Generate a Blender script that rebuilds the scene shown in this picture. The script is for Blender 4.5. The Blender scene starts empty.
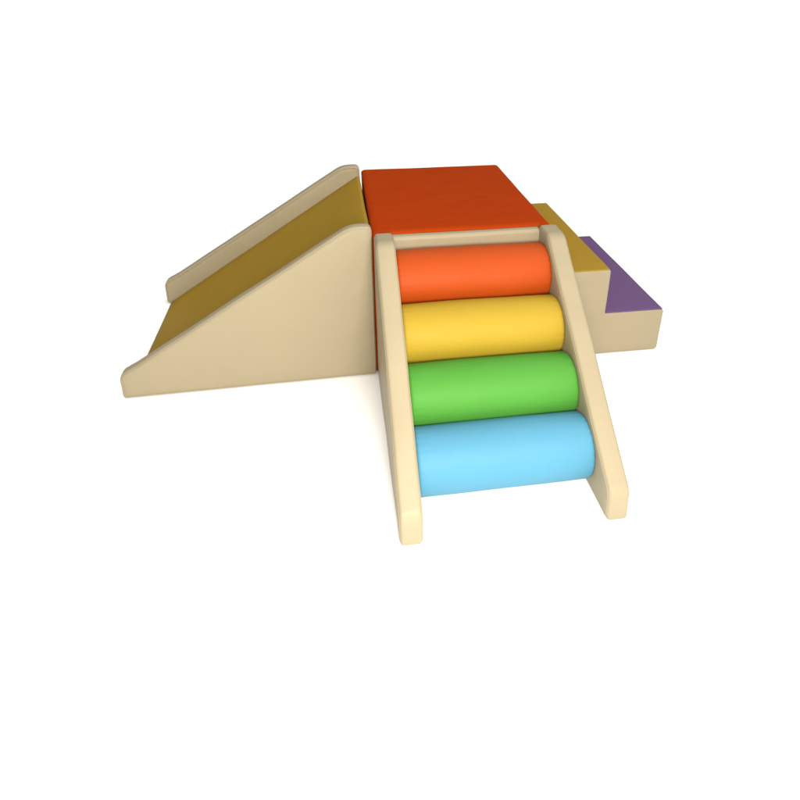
import bpy, bmesh, math
from mathutils import Vector, Matrix, noise
from mathutils.geometry import delaunay_2d_cdt

S = bpy.context.scene
COL = S.collection

# ------------------------------------------------------------------ camera
cam_data = bpy.data.cameras.new("camera")
cam = bpy.data.objects.new("camera", cam_data)
COL.objects.link(cam)
yaw, pit, rol = 0.1538, -0.4387, 0.0065
f = Vector((math.sin(yaw)*math.cos(pit), math.cos(yaw)*math.cos(pit), math.sin(pit)))
r0 = Vector((math.cos(yaw), -math.sin(yaw), 0)); u0 = r0.cross(f)
r = math.cos(rol)*r0 + math.sin(rol)*u0
u = -math.sin(rol)*r0 + math.cos(rol)*u0
m = Matrix((r, u, -f)).transposed().to_4x4()
m.translation = Vector((-0.0756, -1.4877, 1.0681))
cam.matrix_world = m
cam_data.sensor_width = 36
cam_data.lens = 36*607.92/800
cam_data.shift_x = -0.0372
cam_data.shift_y = -0.1743
cam_data.clip_start = 0.05
cam_data.clip_end = 500
S.camera = cam

# ------------------------------------------------------------------ light
world = bpy.data.worlds.new("World"); S.world = world
world.use_nodes = True
bg = world.node_tree.nodes["Background"]
bg.inputs["Color"].default_value = (1.0, 0.985, 0.96, 1)
_nt = world.node_tree
def _ramp(src, a, b, lo, hi):
    mr = _nt.nodes.new("ShaderNodeMapRange"); mr.interpolation_type = 'SMOOTHSTEP'
    for k, v in (("From Min", a), ("From Max", b), ("To Min", lo), ("To Max", hi)): mr.inputs[k].default_value = v
    _nt.links.new(src, mr.inputs["Value"]); return mr.outputs["Result"]
_tc = _nt.nodes.new("ShaderNodeTexCoord"); _sx = _nt.nodes.new("ShaderNodeSeparateXYZ")
_nt.links.new(_tc.outputs["Generated"], _sx.inputs[0])
_side = _ramp(_sx.outputs["X"], -0.35, 0.35, 0.80, 2.55)      # the bright side of the studio is on the right
_up = _ramp(_sx.outputs["Z"], 0.20, 0.60, 0.18, 1.0)         # added dome light: bright overhead to whiten the ground, dim low against reflections
_bk = _ramp(_sx.outputs["Y"], 0.05, 0.75, 1.0, 0.3)          # darker behind the toys than behind the camera
_m0 = _nt.nodes.new("ShaderNodeMath"); _m0.operation = 'MULTIPLY'
_nt.links.new(_up, _m0.inputs[0]); _nt.links.new(_bk, _m0.inputs[1]); _up = _m0.outputs[0]
_mu = _nt.nodes.new("ShaderNodeMath"); _mu.operation = 'MULTIPLY'
_nt.links.new(_side, _mu.inputs[0]); _nt.links.new(_up, _mu.inputs[1])
_nt.links.new(_mu.outputs[0], bg.inputs["Strength"])

def area(name, loc, target, size, power, col):
    d = bpy.data.lights.new(name, 'AREA'); d.shape = 'DISK'; d.size = size
    d.energy = power; d.color = col
    o = bpy.data.objects.new(name, d); COL.objects.link(o)
    o.location = loc
    o.rotation_euler = (Vector(target)-Vector(loc)).to_track_quat('-Z', 'Y').to_euler()
    return o
area("studio_lamp", (0.06, -1.70, 0.92), (0.1, 0, 0.2), 0.6, 47, (1.0, 0.95, 0.87))

S.view_settings.view_transform = 'Standard'
S.view_settings.look = 'None'
S.view_settings.exposure = 0
S.view_settings.gamma = 1

# ------------------------------------------------------------------ materials
def vinyl(name, col, rough=0.42, grain=0.14, soft=0.32, spec=0.35, var=0.05):
    mt = bpy.data.materials.new(name); mt.use_nodes = True
    nt = mt.node_tree; N = nt.nodes; L = nt.links
    b = N["Principled BSDF"]
    tc = N.new("ShaderNodeTexCoord")
    # slow colour variation of the coated cloth
    n0 = N.new("ShaderNodeTexNoise"); n0.inputs["Scale"].default_value = 5; n0.inputs["Detail"].default_value = 5
    L.new(tc.outputs["Object"], n0.inputs["Vector"])
    mx = N.new("ShaderNodeMix"); mx.data_type = 'RGBA'
    mx.inputs["A"].default_value = (*[c*(1-var) for c in col], 1)
    mx.inputs["B"].default_value = (*[min(1, c*(1+var)) for c in col], 1)
    L.new(n0.outputs["Fac"], mx.inputs["Factor"])
    L.new(mx.outputs["Result"], b.inputs["Base Color"])
    # pebbled grain
    v = N.new("ShaderNodeTexVoronoi"); v.inputs["Scale"].default_value = 420
    L.new(tc.outputs["Object"], v.inputs["Vector"])
    b1 = N.new("ShaderNodeBump"); b1.inputs["Strength"].default_value = grain; b1.inputs["Distance"].default_value = 0.0006
    L.new(v.outputs["Distance"], b1.inputs["Height"])
    # soft undulation of foam below
    n1 = N.new("ShaderNodeTexNoise"); n1.inputs["Scale"].default_value = 9; n1.inputs["Detail"].default_value = 2.5
    L.new(tc.outputs["Object"], n1.inputs["Vector"])
    b2 = N.new("ShaderNodeBump"); b2.inputs["Strength"].default_value = soft; b2.inputs["Distance"].default_value = 0.012
    L.new(n1.outputs["Fac"], b2.inputs["Height"]); L.new(b1.outputs["Normal"], b2.inputs["Normal"])
    L.new(b2.outputs["Normal"], b.inputs["Normal"])
    n2 = N.new("ShaderNodeTexNoise"); n2.inputs["Scale"].default_value = 14; n2.inputs["Detail"].default_value = 6
    L.new(tc.outputs["Object"], n2.inputs["Vector"])
    mr = N.new("ShaderNodeMapRange"); mr.inputs["To Min"].default_value = rough-0.06; mr.inputs["To Max"].default_value = rough+0.07
    L.new(n2.outputs["Fac"], mr.inputs["Value"]); L.new(mr.outputs["Result"], b.inputs["Roughness"])
    b.inputs["Specular IOR Level"].default_value = spec
    return mt

CREAM  = vinyl("cream_vinyl",  (0.285, 0.238, 0.15), soft=0.5, rough=0.5, spec=0.22)
GOLD   = vinyl("golden_vinyl", (0.275, 0.169, 0.019), rough=0.6, spec=0.05)
ORANGE = vinyl("orange_vinyl", (0.305, 0.032, 0.002), soft=0.5, rough=0.6, spec=0.02)
RED    = vinyl("bright_orange_vinyl", (0.34, 0.048, 0.004), rough=0.55, spec=0.13)
YELLOW = vinyl("yellow_vinyl", (0.325, 0.218, 0.019), rough=0.55, spec=0.13)
GREEN  = vinyl("green_vinyl",  (0.055, 0.215, 0.027), rough=0.55, spec=0.15)
BLUE   = vinyl("sky_blue_vinyl", (0.065, 0.212, 0.31), rough=0.55, spec=0.15)
PURPLE = vinyl("purple_vinyl", (0.112, 0.064, 0.148), rough=0.6, spec=0.05)
TREADY = GOLD

gm = bpy.data.materials.new("white_ground"); gm.use_nodes = True
_b = gm.node_tree.nodes["Principled BSDF"]
_n = gm.node_tree.nodes.new("ShaderNodeTexNoise"); _n.inputs["Scale"].default_value = 3
_r = gm.node_tree.nodes.new("ShaderNodeValToRGB")
_r.color_ramp.elements[0].color = (0.93, 0.93, 0.93, 1); _r.color_ramp.elements[1].color = (0.96, 0.96, 0.96, 1)
gm.node_tree.links.new(_n.outputs["Fac"], _r.inputs["Fac"]); gm.node_tree.links.new(_r.outputs["Color"], _b.inputs["Base Color"])
_b.inputs["Roughness"].default_value = 0.9; _b.inputs["Specular IOR Level"].default_value = 0.1

# ------------------------------------------------------------------ mesh helpers
def link(name, bm, mat, parent=None, smooth=True):
    bmesh.ops.recalc_face_normals(bm, faces=bm.faces)
    if smooth:
        for fc in bm.faces: fc.smooth = True
    me = bpy.data.meshes.new(name); bm.to_mesh(me); bm.free()
    me.materials.append(mat)
    o = bpy.data.objects.new(name, me); COL.objects.link(o)
    if parent: o.parent = parent
    return o

def thing(name, loc, label, cat):
    o = bpy.data.objects.new(name, None); COL.objects.link(o)
    o.location = loc; o.empty_display_size = 0.1
    o['label'] = label; o['category'] = cat
    return o

def make_outline(pts, inset, step=0.03):
    """pts: (a, b, radius, segments) corners, counter-clockwise -> dense outline, moved inwards by inset"""
    n = len(pts)
    base = [Vector(p[:2]) for p in pts]
    def arcs_at(d):
        arcs = []
        for i in range(n):
            p = base[i]; e1 = (p-base[i-1]).normalized(); e2 = (base[(i+1) % n]-p).normalized()
            n1 = Vector((-e1.y, e1.x)); n2 = Vector((-e2.y, e2.x))
            mv = (n1+n2).normalized(); c = p + mv*(d/max(0.3, mv.dot(n1)))
            convex = e1.cross(e2) > 0
            rad = max(pts[i][2]-d, 0.0004) if convex else pts[i][2]+d
            ang = (-e1).angle(e2); t = rad/math.tan(ang/2)
            cen = c + (e2-e1).normalized()*(rad/math.sin(ang/2))
            a = c-e1*t-cen; b = c+e2*t-cen
            seg = pts[i][3]; tot = math.atan2(a.cross(b), a.dot(b))
            arcs.append([cen+Vector((a.x*math.cos(tot*k/seg)-a.y*math.sin(tot*k/seg), a.x*math.sin(tot*k/seg)+a.y*math.cos(tot*k/seg))) for k in range(seg+1)])
        return arcs
    ref = arcs_at(0.0); arcs = arcs_at(inset); out = []
    for i in range(n):
        out += arcs[i]
        e = arcs[i][-1]; q = arcs[(i+1) % n][0]
        k = int((ref[(i+1) % n][0]-ref[i][-1]).length/step)
        for j in range(1, k): out.append(e.lerp(q, j/k))
    return out

def offset(pts, d): return make_outline(pts, d)
def round_poly(pts): return pts

def slab_bm(poly, h0, h1, place, r=0.008, bulge=0.0015, seg=4, wob=0.0012, seed=0.0, inner=0.022):
    """extrude a counter-clockwise outline from h0 to h1 with rounded rims and softly padded faces"""
    bm = bmesh.new()
    rings = [(inner, h0-bulge), (inner*0.85, h0-bulge), (inner*0.55, h0-bulge*0.75)] if inner else []
    for k in range(seg+1):
        t = k/seg*math.pi/2
        rings.append((r*(1-math.sin(t)), h0+r*(1-math.cos(t))))
    mid = max(1, int((h1-h0)/0.05))
    for k in range(1, mid): rings.append((0, h0+r+(h1-h0-2*r)*k/mid))
    for k in range(seg, -1, -1):
        t = k/seg*math.pi/2
        rings.append((r*(1-math.sin(t)), h1-r*(1-math.cos(t))))
    if inner: rings += [(inner*0.55, h1+bulge*0.75), (inner*0.85, h1+bulge), (inner, h1+bulge)]
    flat = [[Vector((p.x, p.y, h)) for p in offset(poly, ins)] for ins, h in rings]
    vs = [[bm.verts.new(p) for p in row] for row in flat]
    n = len(vs[0])
    for a, b in zip(vs, vs[1:]):
        for i in range(n):
            bm.faces.new((a[i], a[(i+1) % n], b[(i+1) % n], b[i]))
    for row, h in ((vs[0], rings[0][1]), (vs[-1], rings[-1][1])):       # wide faces: a mesh of near-even triangles
        ring = [Vector((v.co.x, v.co.y)) for v in row]
        pts = list(ring); g = 0.03
        x0 = min(p.x for p in ring); x1 = max(p.x for p in ring); y0 = min(p.y for p in ring); y1 = max(p.y for p in ring)
        if inner:
            for j in range(int((y1-y0)/(g*0.87))+1):
                for i in range(int((x1-x0)/g)+2):
                    q = Vector((x0+(i-0.5*(j % 2))*g, y0+(j+0.5)*g*0.87))
                    ins = False; near = 9
                    for e in range(n):
                        A, B = ring[e], ring[(e+1) % n]
                        if (A.y > q.y) != (B.y > q.y) and q.x < A.x+(q.y-A.y)/(B.y-A.y)*(B.x-A.x): ins = not ins
                        ab = B-A; tt = max(0, min(1, (q-A).dot(ab)/max(ab.length_squared, 1e-12)))
                        near = min(near, (q-A-ab*tt).length)
                    if ins and near > 0.012: pts.append(q)
        co, _e, fs, ov, _oe, _of = delaunay_2d_cdt(pts, [], [list(range(n))], 1, 1e-7)
        mp = [row[o[0]] if o and o[0] < n else bm.verts.new((c.x, c.y, h)) for c, o in zip(co, ov)]
        for q in fs:
            t3 = [mp[i] for i in q]
            if len(set(t3)) > 2 and not bm.faces.get(t3): bm.faces.new(t3)
    for v in bm.verts:
        w3 = Vector(place(v.co.x, v.co.y, v.co.z))
        w = noise.noise_vector(w3*7+Vector((seed, seed*2, 3)))*wob
        if w3.z < 0.012: w.z = 0
        v.co = w3+w
    return bm

def tube_bm(path, rad, closed=True, seg=6):
    bm = bmesh.new(); n = len(path); rows = []
    for i in range(n):
        a = path[(i-1) % n] if closed or i else path[i]
        b = path[(i+1) % n] if closed or i < n-1 else path[i]
        t = (b-a).normalized()
        s = t.cross(Vector((0.31, 0.43, 0.85))).normalized(); w = t.cross(s)
        rows.append([bm.verts.new(path[i]+rad*(math.cos(2*math.pi*k/seg)*s+math.sin(2*math.pi*k/seg)*w)) for k in range(seg)])
    for i in range(n if closed else n-1):
        a, b = rows[i], rows[(i+1) % n]
        for k in range(seg): bm.faces.new((a[k], a[(k+1) % seg], b[(k+1) % seg], b[k]))
    if not closed:
        bm.faces.new(rows[0][::-1]); bm.faces.new(rows[-1])
    return bm

def seam(parent, mat, poly, h, place, ins, rad=0.0016, seed=0.0, wob=0.0012):
    path = []
    for p in offset(poly, ins):
        v = Vector(place(p.x, p.y, h)); w = noise.noise_vector(v*7+Vector((seed, seed*2, 3)))*wob
        if v.z < 0.012: w.z = 0
        path.append(v+w)
    return link("piping", tube_bm(path, rad), mat, parent)

def roller_bm(L, R, seed):
    """padded cylinder along x, hems puckered slightly at both ends"""
    bm = bmesh.new(); seg = 96
    prof = []                                   # (x, radius)
    c = 0.010
    prof += [(0.003, R*0.4), (0.0015, R*0.75), (0.0005, R-c)]
    for k in range(1, 6):
        t = k/5*math.pi/2
        prof.append((c*(1-math.cos(t)) if k else 0, R-c+c*math.sin(t)))
    for k in range(1, 24): prof.append((c+(L-2*c)*k/24, R+0.0012*math.sin(math.pi*k/24)))
    prof += [(L-x, q) for x, q in prof[:8][::-1]]
    rows = []
    for x, q in prof:
        row = []
        for k in range(seg):
            t = 2*math.pi*k/seg
            v = Vector((x, q*math.cos(t), q*math.sin(t)))
            w = noise.noise(Vector((v.x*9+seed, v.y*8, v.z*8)))*0.0012
            edge = math.exp(-min(x, L-x)/0.012)
            w += 0.0009*edge*math.sin(k*1.9+3*noise.noise(Vector((k*0.2, seed, 1))))
            d = Vector((0, math.cos(t), math.sin(t)))
            row.append(bm.verts.new(v+d*w))
        rows.append(row)
    for a, b in zip(rows, rows[1:]):
        for k in range(seg): bm.faces.new((a[k], a[(k+1) % seg], b[(k+1) % seg], b[k]))
    bm.faces.new(rows[0][::-1]); bm.faces.new(rows[-1])
    return bm

# ------------------------------------------------------------------ ground
bm = bmesh.new()
for x, y in ((-40, -40), (40, -40), (40, 40), (-40, 40)): bm.verts.new((x, y, 0))
bm.faces.new(bm.verts)
g = link("ground", bm, gm); g['kind'] = 'structure'

# ------------------------------------------------------------------ platform block
W, D, H = 0.4927, 0.5934, 0.45
pb = thing("platform_block", (W/2, D/2, 0), "orange square padded block with flat top, between the slide and the steps", "play block")
def P(x, y, h): return (x-W/2, y-D/2, h)
sq = [(0, 0, .014, 5), (W, 0, .014, 5), (W, D, .014, 5), (0, D, .014, 5)]
po = round_poly(sq)
link("block_body", slab_bm(po, 0.0015, H, P, r=0.009, bulge=0.0015, seed=1), ORANGE, pb)
seam(pb, ORANGE, po, H-0.0085, P, 0.0005, 0.0013, seed=1)

# ------------------------------------------------------------------ slide
sx, YB = -0.009, 0.588
T = 0.032
YI = 0.541          # inner face of the far panel
sl = thing("foam_slide", (-0.3545, YB/2-0.004, 0), "cream padded slide with sloping golden chute between two wedge shaped side panels", "slide")
sl.rotation_euler = (0, 0, 0.012)
def SP(x, z, h): return (x+0.36, h-YB/2, z)
panel = [(-0.712, 0.001, .008, 4), (sx, 0.001, .010, 4), (sx, 0.466, .016, 6), (-0.068, 0.466, .09, 12),
         (-0.662, 0.0975, .045, 8), (-0.7105, 0.072, .032, 8)]
pp = round_poly(panel)
for y0, y1, sd, up in ((0.0, T, 2, 0.0045), (YI, YI+T, 5, 0.0105)):
    pp = round_poly([(a, b+(up if b > 0.02 else 0), c, k) for a, b, c, k in panel])
    side = link("side_panel", slab_bm(pp, y0, y1, SP, r=0.006, seed=sd), CREAM, sl)
    if sd == 2:                                 # the near panel splays outwards a little at its toe
        side.rotation_euler = (0, 0, 0.010); side.location = (-0.0029, -0.0035, 0)
    for h in (y0-0.0002, y1+0.0002):
        seam(side, CREAM, pp, h, SP, 0.0052, 0.0019, seed=sd)
ch = round_poly([(-0.7055, 0.002, .003, 3), (sx-0.001, 0.002, .004, 3), (sx-0.001, 0.449, .008, 5)])
link("chute", slab_bm(ch, T-0.008, YI-0.002, SP, r=0.003, bulge=0, seed=8, inner=0), GOLD, sl)

# ------------------------------------------------------------------ steps
X0 = W+0.003
XA, XB = W+0.2008, W+0.3913
H2, H3 = 0.2906, 0.1444
st = thing("step_block", (X0+0.19, D/2, 0), "cream padded block of two steps with mustard upper tread and purple lower tread", "steps")
def TP(x, z, h): return (x-X0-0.19, h-D/2, z)
Y0s, Y1s = 0.008, 0.596
sp = round_poly([(X0, 0.0015, .006, 3), (XB, 0.0015, .010, 4), (XB, H3, .006, 4), (XA, H3, .002, 2), (XA, H2, .006, 4), (X0, H2, .006, 4)])
sb = link("step_body", slab_bm(sp, Y0s, Y1s, TP, r=0.005, bulge=0.001, seed=11, inner=0.014), CREAM, st)
seam(sb, CREAM, sp, Y0s+0.0005, TP, 0.0052, 0.0011, seed=11)
def tread(x0, x1, z, mat, sd, name="tread"):
    q = round_poly([(x0, Y0s+.004, .004, 3), (x1, Y0s+.004, .004, 3), (x1, Y1s-.004, .004, 3), (x0, Y1s-.004, .004, 3)])
    def TT(x, y, h): return (x-X0-0.19, y-D/2, h)
    return link(name, slab_bm(q, z-0.002, z+0.0024, TT, r=0.002, bulge=0.0004, wob=0.0006, seed=sd), mat, st)
tread(X0+0.001, XA-0.002, H2, TREADY, 12)['label'] = "mustard upper tread"
tread(XA+0.004, XB-0.002, H3, PURPLE, 13)['label'] = "purple lower tread"
def riser(x, z0, z1, mat, sd):
    q = round_poly([(Y0s+.004, z0, .003, 3), (Y1s-.004, z0, .003, 3), (Y1s-.004, z1, .003, 3), (Y0s+.004, z1, .003, 3)])
    def RR(y, z, h): return (h-X0-0.19, y-D/2, z)
    return link("riser", slab_bm(q, x-0.0036, x+0.0007, RR, r=0.002, bulge=0.0004, wob=0.0006, seed=sd), mat, st)
riser(XA, H3+0.004, H2-0.003, TREADY, 14)['label'] = "mustard upper riser"
riser(XB, 0.006, H3-0.003, PURPLE, 15)['label'] = "purple lower riser"

# ------------------------------------------------------------------ roller ladder
xl, xr, t = 0.0045, 0.4990, 0.0470
ld = thing("roller_ladder", (0.25, -0.3, 0), "cream padded climbing ramp with four rollers in orange, yellow, green and light blue", "climbing ramp")
def LP(y, z, h): return (h-0.25, y+0.3, z)
lad = [(-0.608, 0.001, .006, 4), (-0.005, 0.001, .006, 4), (-0.005, 0.459, .022, 6), (-0.092, 0.459, .055, 8),
       (-0.601, 0.0745, .040, 10)]
lp = round_poly(lad)
for h0, h1, sd in ((xl, xl+t, 21), (xr-t, xr, 24)):
    rail = link("side_panel", slab_bm(lp, h0, h1, LP, r=0.008, seed=sd), CREAM, ld)
    for h in (h0+0.0002, h1-0.0002):
        seam(rail, CREAM, lp, h, LP, 0.0085, 0.0015, seed=sd)
bp = round_poly([(-0.028, 0.22, .006, 3), (-0.003, 0.22, .004, 3), (-0.003, 0.4475, .004, 4), (-0.028, 0.4475, .010, 6)])
link("cross_board", slab_bm(bp, xl+t, xr-t, LP, r=0.003, bulge=0, inner=0, seed=30), CREAM, ld)
RC = [(-0.0795, 0.3516), (-0.2030, 0.2582), (-0.3264, 0.1648), (-0.4495, 0.0778)]
L = xr-xl-2*t-0.001
for (y, z), mat, nm, sd in zip(RC, (RED, YELLOW, GREEN, BLUE), ("orange roller", "yellow roller", "green roller", "light blue roller"), (1.3, 4.1, 7.7, 9.2)):
    o = link("roller", roller_bm(L, 0.0762, sd), mat, ld)
    o.location = (xl+t+0.0005-0.25, y+0.3, z)
    o['label'] = nm
